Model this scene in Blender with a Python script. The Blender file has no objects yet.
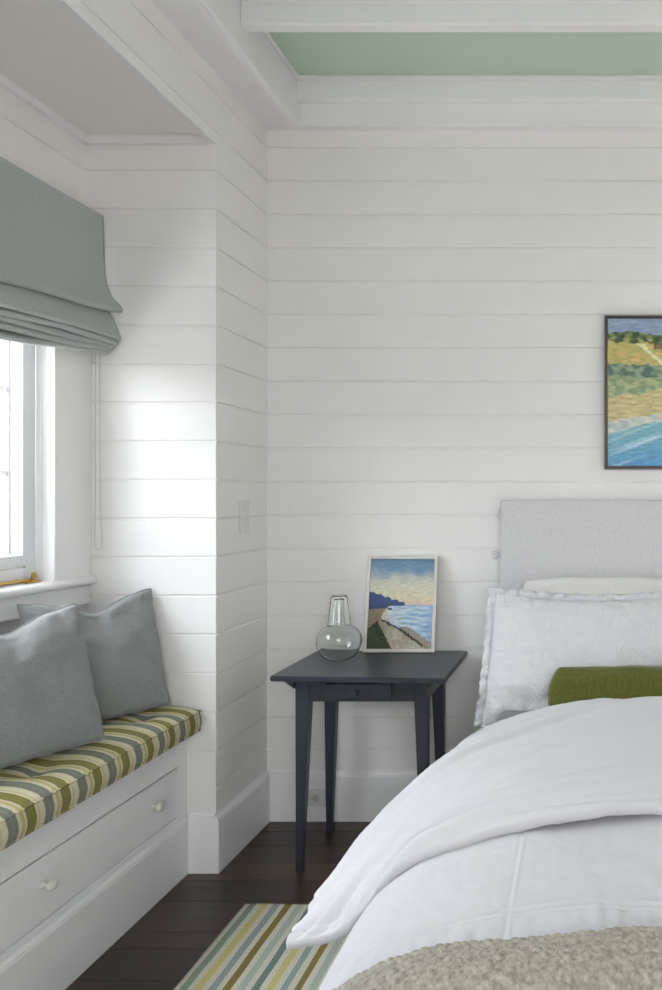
import bpy, bmesh, math, random
import numpy as np
from mathutils import Vector, Matrix, noise
random.seed(7)
PI = math.pi
S = bpy.context.scene
COL = S.collection

# ------------------------------------------------------------------ camera
cam = bpy.data.cameras.new('camera'); camo = bpy.data.objects.new('camera', cam); COL.objects.link(camo)
camo.location = (0, 0, 1.337); camo.rotation_euler = (PI/2, 0, 0)
cam.sensor_fit = 'AUTO'; cam.sensor_width = 36; cam.lens = 780/990*36
cam.shift_x = -259/990; cam.clip_start = .05
S.camera = camo

# ------------------------------------------------------------------ world, light, exposure
W = bpy.data.worlds.new('sky'); S.world = W; W.use_nodes = True
bg = W.node_tree.nodes['Background']
wt = W.node_tree; tc_ = wt.nodes.new('ShaderNodeTexCoord'); sx_ = wt.nodes.new('ShaderNodeSeparateXYZ'); rp_ = wt.nodes.new('ShaderNodeValToRGB')
mr_ = wt.nodes.new('ShaderNodeMapRange'); mr_.inputs[1].default_value = -1; mr_.inputs[2].default_value = 1
wt.links.new(tc_.outputs['Generated'], sx_.inputs[0]); wt.links.new(sx_.outputs[2], mr_.inputs[0]); wt.links.new(mr_.outputs[0], rp_.inputs[0]); wt.links.new(rp_.outputs[0], bg.inputs[0])
e_ = rp_.color_ramp.elements; e_[0].position = .44; e_[0].color = (.34, .33, .30, 1); e_[1].position = .50; e_[1].color = (.86, .88, .90, 1)
q_ = e_.new(.62); q_.color = (.965, .97, 1, 1)
bg.inputs[1].default_value = 1.7
S.view_settings.view_transform = 'Standard'; S.view_settings.look = 'None'
S.view_settings.gamma = 1; S.view_settings.use_curve_mapping = False
S.view_settings.exposure = 1.20
def area(name, loc, rot, sx, sy, power, color=(1, 1, 1), portal=False):
    l = bpy.data.lights.new(name, 'AREA'); l.shape = 'RECTANGLE'; l.size = sx; l.size_y = sy
    l.energy = power; l.color = color
    if portal: l.cycles.is_portal = True
    o = bpy.data.objects.new(name, l); COL.objects.link(o); o.location = loc; o.rotation_euler = rot
    return o
# daylight entering by the window over the bench, an added right-hand window and unseen doors behind; plus added uplights
sun = bpy.data.lights.new('sun', 'SUN'); sun.energy = 62; sun.angle = .01; sun.color = (1, .95, .91)
suno = bpy.data.objects.new('sun', sun); COL.objects.link(suno); suno.rotation_euler = (0, math.radians(43), 0)
area('bench_window_daylight', (-2.75, 1.6, 2.55), (0, -math.radians(52), 0), 1.5, 2.6, 82, (.925, .94, 1))
area('bench_uplight_fill', (-2.75, 1.6, .15), (0, PI, 0), 1.3, 2.8, 75, (1, .97, .92))  # added upward fill lamp outside the window, no terrace is modelled
area('rear_doors_daylight', (.7, -3.0, 2.6), (math.radians(55), 0, 0), 2.2, 1.6, 60, (.985, .98, 1))
area('rear_uplight_fill', (.7, -3.1, .02), (PI, 0, 0), 2.4, 1.4, 40, (1, .97, .93))  # added upward fill lamp beyond the doors, stands in for ground bounce
area('bench_window_portal', (-2.0, 1.59, 1.66), (0, -PI/2, 0), 1.22, 2.1, 1, portal=True)
area('side_window_portal', (2.58, 1.6, 2.15), (0, PI/2, 0), .5, 1.4, 1, portal=True)
area('rear_doors_portal', (.7, -2.33, 1.25), (PI/2, 0, 0), 2.1, 2.5, 1, portal=True)

# ------------------------------------------------------------------ materials
def mat(name, color=(.8, .8, .8), rough=.5, metal=0, spec=.5, **kw):
    m = bpy.data.materials.new(name); m.use_nodes = True
    b = m.node_tree.nodes['Principled BSDF']
    b.inputs['Base Color'].default_value = (*color, 1); b.inputs['Roughness'].default_value = rough
    b.inputs['Metallic'].default_value = metal; b.inputs['Specular IOR Level'].default_value = spec
    for k, v in kw.items(): b.inputs[k.replace('_', ' ')].default_value = v
    return m
class N:
    def __init__(s, m): s.m = m; s.t = m.node_tree; s.b = s.t.nodes['Principled BSDF']
    def n(s, ty, **kw):
        x = s.t.nodes.new(ty)
        for k, v in kw.items():
            if k.startswith('i_'): x.inputs[k[2:].replace('_', ' ')].default_value = v
            else: setattr(x, k, v)
        return x
    def l(s, a, b): s.t.links.new(a, b)
    def coord(s, what='Object', scale=(1, 1, 1), rot=(0, 0, 0)):
        tc = s.n('ShaderNodeTexCoord'); mp = s.n('ShaderNodeMapping')
        mp.inputs['Scale'].default_value = scale; mp.inputs['Rotation'].default_value = rot
        s.l(tc.outputs[what], mp.inputs[0]); return mp.outputs[0]
    def ramp(s, fac, stops, interp='LINEAR'):
        r = s.n('ShaderNodeValToRGB'); r.color_ramp.interpolation = interp
        e = r.color_ramp.elements
        while len(e) > 1: e.remove(e[-1])
        e[0].position = stops[0][0]; e[0].color = (*stops[0][1], 1)
        for p, c in stops[1:]:
            q = e.new(p); q.color = (*c, 1)
        s.l(fac, r.inputs[0]); return r.outputs[0]
    def bump(s, h, strength=.3, dist=.001, prev=None):
        b = s.n('ShaderNodeBump'); b.inputs['Strength'].default_value = strength; b.inputs['Distance'].default_value = dist
        s.l(h, b.inputs['Height'])
        if prev: s.l(prev, b.inputs['Normal'])
        s.l(b.outputs[0], s.b.inputs['Normal']); return b.outputs[0]
    def mixc(s, fac, a, b, blend='MIX'):
        x = s.n('ShaderNodeMix', data_type='RGBA', blend_type=blend)
        if isinstance(fac, (int, float)): x.inputs[0].default_value = fac
        else: s.l(fac, x.inputs[0])
        for i, v in ((6, a), (7, b)):
            if isinstance(v, tuple): x.inputs[i].default_value = (*v, 1)
            else: s.l(v, x.inputs[i])
        return x.outputs[2]

M = {}
def paint(name, c, rough=.42):
    m = mat(name, c, rough); n = N(m)
    t = n.n('ShaderNodeTexNoise', i_Scale=9.0, i_Detail=3.0); n.l(n.coord(), t.inputs[0])
    n.l(n.mixc(t.outputs[0], tuple(v*.97 for v in c), tuple(min(1, v*1.02) for v in c)), n.b.inputs['Base Color'])
    t2 = n.n('ShaderNodeTexNoise', i_Scale=160.0); n.l(n.coord(scale=(1, 1, .5)), t2.inputs[0])
    n.bump(t2.outputs[0], .06, .001)
    M[name] = m; return m
paint('white_board_paint', (.85, .835, .81), .45)
paint('white_trim_paint', (.86, .85, .845), .35)
paint('sash_paint', (.80, .81, .82), .3)
paint('shaded_sash_paint', (.36, .35, .35), .4)  # sash paint darkened, so the outer sash looks shaded against the glare
paint('plaster_paint', (.88, .85, .81), .7)
paint('green_ceiling_paint', (.53, .66, .545), .6)

def fabric(name, c1, c2, sx, sy, sz, amp=.3, rough=.9, mottled=.0, trans=0, coordk='Object', dist=.0015, sheen=.25):
    m = mat(name, c1, rough, spec=.15); n = N(m); m.node_tree.nodes['Principled BSDF'].inputs['Sheen Weight'].default_value = sheen
    t = n.n('ShaderNodeTexNoise', i_Scale=1.0, i_Detail=2.0); n.l(n.coord(coordk, (sx, sy, sz)), t.inputs[0])
    t2 = n.n('ShaderNodeTexNoise', i_Scale=1.0, i_Detail=2.0); n.l(n.coord(coordk, (sy*.9, sx*.9, sz*.25)), t2.inputs[0])
    f = n.n('ShaderNodeMath', operation='ADD'); n.l(t.outputs[0], f.inputs[0]); n.l(t2.outputs[0], f.inputs[1])
    g = n.n('ShaderNodeMapRange', i_From_Min=.75, i_From_Max=1.25); n.l(f.outputs[0], g.inputs[0])
    n.l(n.mixc(g.outputs[0], c1, c2), n.b.inputs['Base Color'])
    n.bump(g.outputs[0], amp, dist)
    if trans: m.node_tree.nodes['Principled BSDF'].inputs['Transmission Weight'].default_value = 0
    M[name] = m; return m
fabric('grey_green_linen', (.37, .395, .38), (.45, .475, .455), 700, 130, 700, .35)
fabric('pillow_piping', (.23, .245, .24), (.31, .325, .32), 600, 600, 600, .4)
fabric('pillow_twill', (.245, .26, .255), (.375, .39, .38), 300, 800, 800, .8, dist=.002)
fabric('white_cotton', (.61, .60, .618), (.65, .64, .655), 600, 600, 600, .15, dist=.0006)
fabric('ivory_linen', (.70, .685, .66), (.77, .755, .73), 350, 350, 350, .3)
fabric('headboard_linen', (.61, .60, .61), (.74, .725, .725), 420, 420, 300, .5)
fabric('olive_velvet', (.085, .092, .013), (.14, .148, .028), 380, 380, 40, .7, sheen=.4)
fabric('boucle_wool', (.27, .235, .19), (.46, .415, .345), 110, 110, 110, .6)
fabric('mattress_ticking', (.16, .16, .17), (.2, .2, .2), 300, 300, 300, .2)

# matelasse: quilted scroll relief on white cotton
m = mat('matelasse_cotton', (.70, .695, .71), .85, spec=.15); n = N(m)
d = n.n('ShaderNodeTexNoise', i_Scale=13.0, i_Detail=1.0, i_Distortion=.6); n.l(n.coord(), d.inputs[0])
k1 = n.n('ShaderNodeMath', operation='MULTIPLY'); k1.inputs[1].default_value = 62; n.l(d.outputs[0], k1.inputs[0])
k2 = n.n('ShaderNodeMath', operation='SINE'); n.l(k1.outputs[0], k2.inputs[0])
k3 = n.n('ShaderNodeTexVoronoi', feature='SMOOTH_F1', i_Scale=75.0); n.l(n.coord(), k3.inputs[0])
k4 = n.n('ShaderNodeMath', operation='MULTIPLY_ADD'); k4.inputs[1].default_value = -1.2; n.l(k3.outputs[0], k4.inputs[0]); n.l(k2.outputs[0], k4.inputs[2])
n.bump(k4.outputs[0], .36, .0022); M['matelasse_cotton'] = m

# painted table: charcoal blue with worn rubbed spots
m = mat('charcoal_blue_paint', (.035, .04, .052), .34); n = N(m)
t = n.n('ShaderNodeTexNoise', i_Scale=6.0, i_Detail=6.0); n.l(n.coord(scale=(1, 1, 1)), t.inputs[0])
t2 = n.n('ShaderNodeTexNoise', i_Scale=30.0, i_Detail=4.0, i_Roughness=.7); n.l(n.coord(scale=(.3, 1, 1)), t2.inputs[0])
c = n.mixc(t.outputs[0], (.023, .026, .038), (.046, .050, .066))
rr = n.ramp(t2.outputs[0], [(0, (0, 0, 0)), (.64, (0, 0, 0)), (.76, (.5, .5, .5)), (1, (.6, .6, .6))])
n.l(n.mixc(rr, c, (.13, .12, .11)), n.b.inputs['Base Color']); n.bump(t2.outputs[0], .15, .001)
M['charcoal_paint'] = m

# dark stained planks running along x; each board its own tone
m = mat('dark_plank_floor', (.03, .018, .012), .36); n = N(m)
a_ = n.n('ShaderNodeVertexColor'); a_.layer_name = 'Col'
g = n.n('ShaderNodeTexNoise', i_Scale=1.0, i_Detail=7.0, i_Roughness=.65, i_Distortion=.8); n.l(n.coord(scale=(2.5, 46, 1)), g.inputs[0])
gg = n.ramp(g.outputs[0], [(.25, (.45, .45, .45)), (.75, (1.55, 1.5, 1.45))])
n.l(n.mixc(1.0, a_.outputs[0], gg, 'MULTIPLY'), n.b.inputs['Base Color']); n.bump(g.outputs[0], .35, .0015)
M['floor_wood'] = m

# rug stripes across local x (metres from the left edge)
CR = (.60, .575, .47); GR = (.25, .32, .25); YE = (.56, .49, .21); BG = (.30, .34, .33); BR = (.24, .185, .06)
PG = (.40, .45, .38); TE = (.165, .235, .20); BT = (.27, .35, .32)
m = mat('rug_stripes', CR, .95, spec=.1); n = N(m)
seq = [GR, YE, BG, BR, PG, TE, YE, BT, BR, PG, TE, YE, BG, BR, PG, TE]
RW = .62; st = [(0, (.42, .46, .40)), (.006/RW, CR)]
for i, c in enumerate(seq[:15]):
    a = .019+i*.0385; st += [(a/RW, c), ((a+.0215)/RW, CR)]
sx = n.n('ShaderNodeSeparateXYZ'); 
wob = n.n('ShaderNodeTexNoise', i_Scale=7.0, i_Detail=2.0); n.l(n.coord(scale=(6, 1, 1)), wob.inputs[0])
n.l(n.coord(), sx.inputs[0])
ma = n.n('ShaderNodeMath', operation='MULTIPLY_ADD'); ma.inputs[1].default_value = .006; n.l(wob.outputs[0], ma.inputs[0]); n.l(sx.outputs[0], ma.inputs[2])
mb = n.n('ShaderNodeMath', operation='DIVIDE'); n.l(ma.outputs[0], mb.inputs[0]); mb.inputs[1].default_value = RW
# two ramps: a colour ramp holds at most 32 stops
half = 15
rA = n.ramp(mb.outputs[0], st[:31], 'CONSTANT')
wv = n.n('ShaderNodeTexNoise', i_Scale=1.0, i_Detail=3.0); n.l(n.coord(scale=(500, 120, 1)), wv.inputs[0])
wr = n.ramp(wv.outputs[0], [(.3, (.78, .78, .78)), (.7, (1.15, 1.15, 1.15))])
n.l(n.mixc(1.0, rA, wr, 'MULTIPLY'), n.b.inputs['Base Color']); n.bump(wv.outputs[0], .6, .002); M['rug_stripes'] = m

# cushion stripes: UV.x counts metres along the bench
m = mat('ticking_stripe', CR, .85, spec=.15); n = N(m)
uv = n.n('ShaderNodeUVMap'); sp = n.n('ShaderNodeSeparateXYZ'); n.l(uv.outputs[0], sp.inputs[0])
fr = n.n('ShaderNodeMath', operation='WRAP'); fr.inputs[1].default_value = 1; fr.inputs[2].default_value = 0
dv = n.n('ShaderNodeMath', operation='MULTIPLY_ADD'); dv.inputs[1].default_value = 1/.1295; dv.inputs[2].default_value = -(1.849-.0325)/.1295
n.l(sp.outputs[0], dv.inputs[0]); n.l(dv.outputs[0], fr.inputs[0])
CC = (.60, .55, .38); CO = (.225, .20, .065); CG = (.205, .215, .175); CT = (.47, .41, .20)
rc = n.ramp(fr.outputs[0], [(0, CC), (.11, CG), (.235, (.30, .32, .26)), (.252, CG), (.37, CC), (.46, CT), (.55, CC), (.60, CO), (.68, (.27, .25, .09)), (.70, CO), (.765, (.28, .26, .10)), (.785, CO), (.86, CC), (.93, CT), (.96, CC)], 'CONSTANT')
wv = n.n('ShaderNodeTexNoise', i_Scale=1.0, i_Detail=2.0); n.l(n.coord(scale=(300, 300, 300)), wv.inputs[0])
wr = n.ramp(wv.outputs[0], [(.3, (.85, .85, .85)), (.7, (1.1, 1.1, 1.1))])
n.l(n.mixc(1.0, rc, wr, 'MULTIPLY'), n.b.inputs['Base Color']); n.bump(wv.outputs[0], .4, .001); M['ticking'] = m

# small plain materials, each with a little procedural variation
def plain(name, c, rough, metal=0, **kw):
    m = mat(name, c, rough, metal, **kw); n = N(m)
    t = n.n('ShaderNodeTexNoise', i_Scale=40.0, i_Detail=3.0); n.l(n.coord(), t.inputs[0])
    n.l(n.mixc(t.outputs[0], tuple(v*.85 for v in c), tuple(min(1, v*1.12) for v in c)), n.b.inputs['Base Color'])
    M[name] = m
plain('brass', (.62, .42, .12), .28, 1)
plain('nickel', (.62, .60, .56), .25, 1)
plain('dark_iron', (.06, .06, .06), .4, .8)
plain('porcelain', (.72, .70, .62), .12)
plain('plate_plastic', (.74, .74, .73), .35)
plain('socket_dark', (.03, .03, .03), .5)
plain('cord_white', (.62, .62, .60), .7)
plain('painting_frame_wood', (.055, .033, .018), .4)
plain('gold_liner', (.25, .15, .06), .35)
plain('whitewashed_frame', (.66, .62, .57), .5)
plain('picture_back', (.3, .24, .17), .8)
plain('shadow_gap', (.02, .02, .02), .9)
plain('shaded_cabinet_inside', (.06, .045, .035), .8)  # bench interior coloured dark to put shade into the drawer gap
plain('socket_face', (.60, .60, .585), .35)
plain('bed_rail_wood', (.3, .29, .28), .6)
m = mat('glass_clear', (.985, 1, .992), .0); b = m.node_tree.nodes['Principled BSDF']
b.inputs['Transmission Weight'].default_value = 1; b.inputs['IOR'].default_value = 1.45
n = N(m); t = n.n('ShaderNodeTexNoise', i_Scale=25.0); n.l(n.coord(), t.inputs[0]); n.bump(t.outputs[0], .05, .002)
M['glass'] = m
m = bpy.data.materials.new('window_glass'); m.use_nodes = True; nt = m.node_tree; nt.nodes.clear()
o_ = nt.nodes.new('ShaderNodeOutputMaterial'); mx = nt.nodes.new('ShaderNodeMixShader'); tr = nt.nodes.new('ShaderNodeBsdfTransparent')
gl = nt.nodes.new('ShaderNodeBsdfGlossy'); gl.inputs['Roughness'].default_value = .02; lw = nt.nodes.new('ShaderNodeLayerWeight'); lw.inputs[0].default_value = .25; fz = nt.nodes.new('ShaderNodeMath'); fz.operation = 'MULTIPLY'; fz.inputs[1].default_value = .22; nt.links.new(lw.outputs['Facing'], fz.inputs[0])
tr.inputs[0].default_value = (.97, .98, .99, 1)
nt.links.new(fz.outputs[0], mx.inputs[0]); nt.links.new(tr.outputs[0], mx.inputs[1]); nt.links.new(gl.outputs[0], mx.inputs[2]); nt.links.new(mx.outputs[0], o_.inputs[0])
M['window_glass'] = m
def vcol_mat(name, rough=.5, bumpy=.5):
    m = mat(name, (.5, .5, .5), rough); n = N(m)
    a = n.n('ShaderNodeVertexColor'); a.layer_name = 'Col'; n.l(a.outputs[0], n.b.inputs['Base Color'])
    t = n.n('ShaderNodeTexNoise', i_Scale=1.0, i_Detail=3.0); n.l(n.coord(scale=(60, 60, 220)), t.inputs[0]); n.bump(t.outputs[0], bumpy, .002)
    M[name] = m
vcol_mat('oil_paint', .45); vcol_mat('small_oil_paint', .5, .3)

# ------------------------------------------------------------------ mesh helpers
def obj(name, bm, material, parent=None, smooth=False, loc=None, kind=None, label=None, autosmooth=None):
    me = bpy.data.meshes.new(name); bm.normal_update(); bm.to_mesh(me); bm.free()
    o = bpy.data.objects.new(name, me); COL.objects.link(o)
    me.materials.append(M[material] if isinstance(material, str) else material)
    if parent: o.parent = parent
    if loc: o.location = loc
    if smooth:
        for p in me.polygons: p.use_smooth = True
    if autosmooth:
        for p in me.polygons: p.use_smooth = True
        me.set_sharp_from_angle(angle=math.radians(autosmooth))
    if kind: o['kind'] = kind
    if label: o['label'] = label
    return o
def empty(name, loc, label=None, cat=None, group=None, kind=None, rotz=0):
    o = bpy.data.objects.new(name, None); COL.objects.link(o); o.location = loc; o.rotation_euler = (0, 0, rotz)
    o.empty_display_size = .05
    tag(o, label, cat, group, kind); return o
def tag(o, label=None, cat=None, group=None, kind=None):
    if label: o['label'] = label
    if cat: o['category'] = cat
    if group: o['group'] = group
    if kind: o['kind'] = kind
    return o
def B(*a):
    bm = bmesh.new()
    for q in a: box(bm, *q)
    return bm
def box(bm, x0, x1, y0, y1, z0, z1, bev=0, seg=2):
    r = bmesh.ops.create_cube(bm, size=1)
    vs = r['verts']
    bmesh.ops.scale(bm, vec=(abs(x1-x0), abs(y1-y0), abs(z1-z0)), verts=vs)
    bmesh.ops.translate(bm, vec=((x0+x1)/2, (y0+y1)/2, (z0+z1)/2), verts=vs)
    if bev:
        es = list({e for v in vs for e in v.link_edges})
        bmesh.ops.bevel(bm, geom=es, offset=bev, segments=seg, affect='EDGES', profile=.5)
def frustum(bm, a, b, z0, z1, bev=0):
    """a,b = (x0,x1,y0,y1) rectangles at z0 and z1"""
    vs = []
    for (x0, x1, y0, y1), z in ((a, z0), (b, z1)):
        vs += [bm.verts.new((x, y, z)) for x, y in ((x0, y0), (x1, y0), (x1, y1), (x0, y1))]
    fs = [bm.faces.new([vs[i] for i in q]) for q in ((3, 2, 1, 0), (4, 5, 6, 7), (0, 1, 5, 4), (1, 2, 6, 5), (2, 3, 7, 6), (3, 0, 4, 7))]
    if bev: bmesh.ops.bevel(bm, geom=list({e for f in fs for e in f.edges}), offset=bev, segments=2, affect='EDGES')
def prism(bm, pts, axis, a0, a1):
    """closed polygon pts extruded along axis from a0 to a1; pts are the other two coords in xyz order"""
    def P(p, a):
        if axis == 0: return (a, p[0], p[1])
        if axis == 1: return (p[0], a, p[1])
        return (p[0], p[1], a)
    A = [bm.verts.new(P(p, a0)) for p in pts]; Bv = [bm.verts.new(P(p, a1)) for p in pts]
    n = len(pts)
    for i in range(n): bm.faces.new((A[i], A[(i+1) % n], Bv[(i+1) % n], Bv[i]))
    bm.faces.new(A[::-1]); bm.faces.new(Bv)
    bmesh.ops.recalc_face_normals(bm, faces=bm.faces[:])
def lathe(bm, prof, segs=48, loc=(0, 0, 0), mtx=None):
    rings = []
    for r, z in prof:
        if r < 1e-5: rings.append([bm.verts.new((0, 0, z))])
        else: rings.append([bm.verts.new((r*math.cos(2*PI*i/segs), r*math.sin(2*PI*i/segs), z)) for i in range(segs)])
    for a, b in zip(rings, rings[1:]):
        for i in range(segs):
            j = (i+1) % segs
            if len(a) == 1 and len(b) == 1: continue
            if len(a) == 1: bm.faces.new((a[0], b[j], b[i]))
            elif len(b) == 1: bm.faces.new((a[i], a[j], b[0]))
            else: bm.faces.new((a[i], a[j], b[j], b[i]))
    vs = [v for r in rings for v in r]
    if mtx: bmesh.ops.transform(bm, matrix=mtx, verts=vs)
    bmesh.ops.translate(bm, vec=loc, verts=vs)
    bmesh.ops.recalc_face_normals(bm, faces=bm.faces[:])
def tube(bm, pts, r, segs=8, closed=False):
    pts = [Vector(p) for p in pts]; n = len(pts); rings = []
    up = Vector((0, 0, 1)); prev = None
    for i, p in enumerate(pts):
        if closed: t = (pts[(i+1) % n]-pts[i-1]).normalized()
        else: t = (pts[min(i+1, n-1)]-pts[max(i-1, 0)]).normalized()
        if prev is None:
            a = t.cross(up)
            if a.length < .1: a = t.cross(Vector((1, 0, 0)))
        else: a = prev-t*prev.dot(t)
        a.normalize(); prev = a; b = t.cross(a)
        rr = r(i/(n-1)) if callable(r) else r
        rings.append([bm.verts.new(p+a*rr*math.cos(2*PI*k/segs)+b*rr*math.sin(2*PI*k/segs)) for k in range(segs)])
    m = n if closed else n-1
    for i in range(m):
        A, C = rings[i], rings[(i+1) % n]
        for k in range(segs): bm.faces.new((A[k], A[(k+1) % segs], C[(k+1) % segs], C[k]))
    if not closed: bm.faces.new(rings[0][::-1]); bm.faces.new(rings[-1])
def gridmesh(P, closed_u=False):
    """P array [m][n][3] -> bmesh grid"""
    bm = bmesh.new(); m = len(P); n = len(P[0])
    V = [[bm.verts.new(P[i][j]) for j in range(n)] for i in range(m)]
    for i in range(m-1):
        for j in range(n-1): bm.faces.new((V[i][j], V[i+1][j], V[i+1][j+1], V[i][j+1]))
    return bm
def cr(P, t):
    """Catmull-Rom through list of vectors, t in 0..1"""
    n = len(P)-1; f = min(max(t*n, 0), n-1e-6); i = int(f); u = f-i
    p0 = P[max(i-1, 0)]; p1 = P[i]; p2 = P[i+1]; p3 = P[min(i+2, n)]
    return .5*((2*p1)+(-p0+p2)*u+(2*p0-5*p1+4*p2-p3)*u*u+(-p0+3*p1-3*p2+p3)*u**3)
def ns(x, y=0, z=0): return noise.noise(Vector((x, y, z)))
def sm(a, b, x):
    t = min(max((x-a)/(b-a), 0), 1); return t*t*(3-2*t)

# ------------------------------------------------------------------ room shell
X0 = -1.329; YB = 3.21; YP = 2.772; XW = -1.791; XR = 2.45; YF = -2.2
GZ = [2.765-.1374*k for k in range(21)]
def board_profile(z0, z1, th, sgn):
    """(depth, z) polygon with tongue-and-groove lines; face at depth 0, body towards -sgn"""
    pts = [(0, z1)]
    for g in GZ:
        if z0+.02 < g < z1-.02:
            pts += [(0, g+.0046), (-sgn*.0055, g+.0022), (-sgn*.0055, g-.0022), (0, g-.0046)]
    pts += [(0, z0), (-sgn*th, z0), (-sgn*th, z1)]
    return pts
def wall_x(bm, x, sgn, y0, y1, z0, z1, th=.08):       # plane at x, face towards sgn*x
    prism(bm, [(x+d, z) for d, z in board_profile(z0, z1, th, sgn)], 1, y0, y1)
def wall_y(bm, y, sgn, x0, x1, z0, z1, th=.08):
    prism(bm, [(y+d, z) for d, z in board_profile(z0, z1, th, sgn)], 0, x0, x1)
TOP = 3.1
bm = bmesh.new(); wall_y(bm, YB, -1, X0-.6, XR+.1, 0, TOP, .12); obj('wall_back', bm, 'white_board_paint', kind='structure')
bm = bmesh.new()
wall_x(bm, X0, 1, YP+.0075, YB, 0, TOP, .04)                # pier
wall_x(bm, X0, 1, .4006, YP+.008, 2.585, TOP, .022)            # header over the alcove
wall_x(bm, X0, 1, YF, .40, 0, TOP, .05)
obj('wall_left', bm, 'white_board_paint', kind='structure')
bm = bmesh.new(); wall_y(bm, YP, -1, XW-.05, X0, 0, 2.5846, .0075); wall_y(bm, YP, -1, XW-.05, X0-.0225, 2.5846, 2.66, .0075); wall_y(bm, YP+.0076, -1, XW-.05, X0-.042, 0, 2.66, .04); obj('wall_alcove_end', bm, 'white_board_paint', kind='structure')
bm = bmesh.new(); wall_y(bm, .40, 1, XW-.05, X0-.0005, 0, 2.66, .05); obj('wall_alcove_near', bm, 'white_board_paint', kind='structure')
# window wall with the opening y .60..2.58, z 1.05..2.25
WY0, WY1, WZ0, WZ1 = .60, 2.58, 1.05, 2.27
bm = bmesh.new()
wall_x(bm, XW, 1, .35, 2.82, 0, WZ0, .2); wall_x(bm, XW, 1, .35, 2.82, WZ1, 2.66, .2)
wall_x(bm, XW, 1, .35, WY0-.08, WZ0, WZ1, .2); wall_x(bm, XW, 1, WY1+.08, 2.82, WZ0, WZ1, .2)
obj('wall_window', bm, 'white_board_paint', kind='structure')
bm = bmesh.new()
for (y0, y1, z0, z1) in ((YF, YB, 0, 1.9), (YF, YB, 2.4, TOP), (YF, .9, 1.9, 2.4), (2.3, YB, 1.9, 2.4)): wall_x(bm, XR, -1, y0, y1, z0, z1, .12)
obj('wall_right', bm, 'white_board_paint', kind='structure')
bm = bmesh.new()
for (x0, x1, z0, z1) in ((X0-.1, -.35, 0, TOP), (1.75, XR+.1, 0, TOP), (-.35, 1.75, 2.5, TOP)): wall_y(bm, YF, 1, x0, x1, z0, z1, .12)
obj('wall_front', bm, 'white_board_paint', kind='structure')
yb = [3.40, 3.235, 3.10, 2.971, 2.835, 2.702, 2.569, 2.386, 2.297, 2.146, 1.99, 1.86, 1.68, 1.59, 1.44]
while yb[-1] > YF-.2: yb.append(yb[-1]-random.choice((.09, .133, .155, .183)))
bm = bmesh.new(); cl_ = bm.loops.layers.float_color.new('Col')
for k in range(len(yb)-1):
    xa = X0-.75-random.random()*1.3
    while xa < XR+.15:
        xb = xa+random.uniform(1.5, 2.3); n0 = len(bm.faces)
        box(bm, max(xa, X0-.65)+.0006, min(xb, XR+.15)-.0006, yb[k+1]+.0011, yb[k]-.0011, -.03, 0) if xb > X0-.6 else None
        t_ = random.random(); t_ = .95 if k == 4 else t_
        bm.faces.ensure_lookup_table()
        for f in bm.faces[n0:]:
            for l in f.loops: l[cl_] = (.030+.048*t_, .0175+.027*t_, .0125+.016*t_, 1)
        xa = xb
n0 = len(bm.faces); box(bm, X0-.65, XR+.15, YF-.15, YB+.19, -.06, -.028); bm.faces.ensure_lookup_table()
for f in bm.faces[n0:]:
    for l in f.loops: l[cl_] = (.004, .003, .002, 1)
obj('floor', bm, 'floor_wood', kind='structure')
bm = B((X0-.6, XR+.15, YF-.15, YB+.15, 3.02, 3.10)); obj('ceiling', bm, 'green_ceiling_paint', kind='structure')
bm = B((XW-.05, X0-.0205, .36, YP+.04, 2.611, 2.68)); obj('ceiling', bm, 'plaster_paint', kind='structure')
# small crown bead round the alcove ceiling
bm = bmesh.new()
box(bm, XW, X0-.023, YP-.012, YP, 2.584, 2.6115, .002); box(bm, XW, XW+.012, .4, YP, 2.584, 2.6115, .002)
box(bm, XW, X0-.023, YP-.017, YP, 2.580, 2.586, .002); box(bm, XW, XW+.017, .4, YP, 2.580, 2.586, .002)
obj('trim_1', bm, 'white_trim_paint', kind='structure')
# corner bead at alcove edge, boxed soffit round the tray ceiling
def rounded(pts, r=.006):
    return pts
bm = bmesh.new()
SX = -1.18; SZ = 2.836
prism(bm, [(X0-.01, SZ+.25), (X0-.01, SZ), (SX-.030, SZ), (SX-.012, SZ+.0015), (SX-.003, SZ+.006), (SX, SZ+.013), (SX, SZ+.25)], 1, YF, 3.171)
obj('trim_2', bm, 'white_trim_paint', kind='structure')
bm = bmesh.new()
prism(bm, [(YB+.01, 3.05), (YB+.01, SZ), (3.172, SZ), (3.168, SZ+.004), (3.168, 2.925), (3.140, 2.925), (3.136, 2.929), (3.136, 3.05)], 0, X0, XR)
obj('trim_3', bm, 'white_trim_paint', kind='structure')
# bead round the green panel, and beams with bead
bm = bmesh.new()
box(bm, SX, SX+.014, YF, 3.136, 3.004, 3.0205, .004); box(bm, SX, XR, 3.122, 3.136, 3.004, 3.0205, .004)
obj('trim_4', bm, 'white_trim_paint', kind='structure')
for k in range(10):
    y0 = 2.631-k*.505
    if y0 < YF: break
    bm = bmesh.new()
    box(bm, SX+.001, XR, y0, y0+.048, 2.925, 3.021, .003)
    box(bm, SX+.001, XR, y0-.014, y0+.062, 3.004, 3.0208, .004)
    obj('beam', bm, 'white_trim_paint', kind='structure')
bm = bmesh.new(); box(bm, 2.30, XR, YF, YB, SZ, 3.03, .006); box(bm, SX, 2.3, YF, YF+.12, SZ, 3.03, .006); obj('trim_5', bm, 'white_trim_paint', kind='structure')
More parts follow.
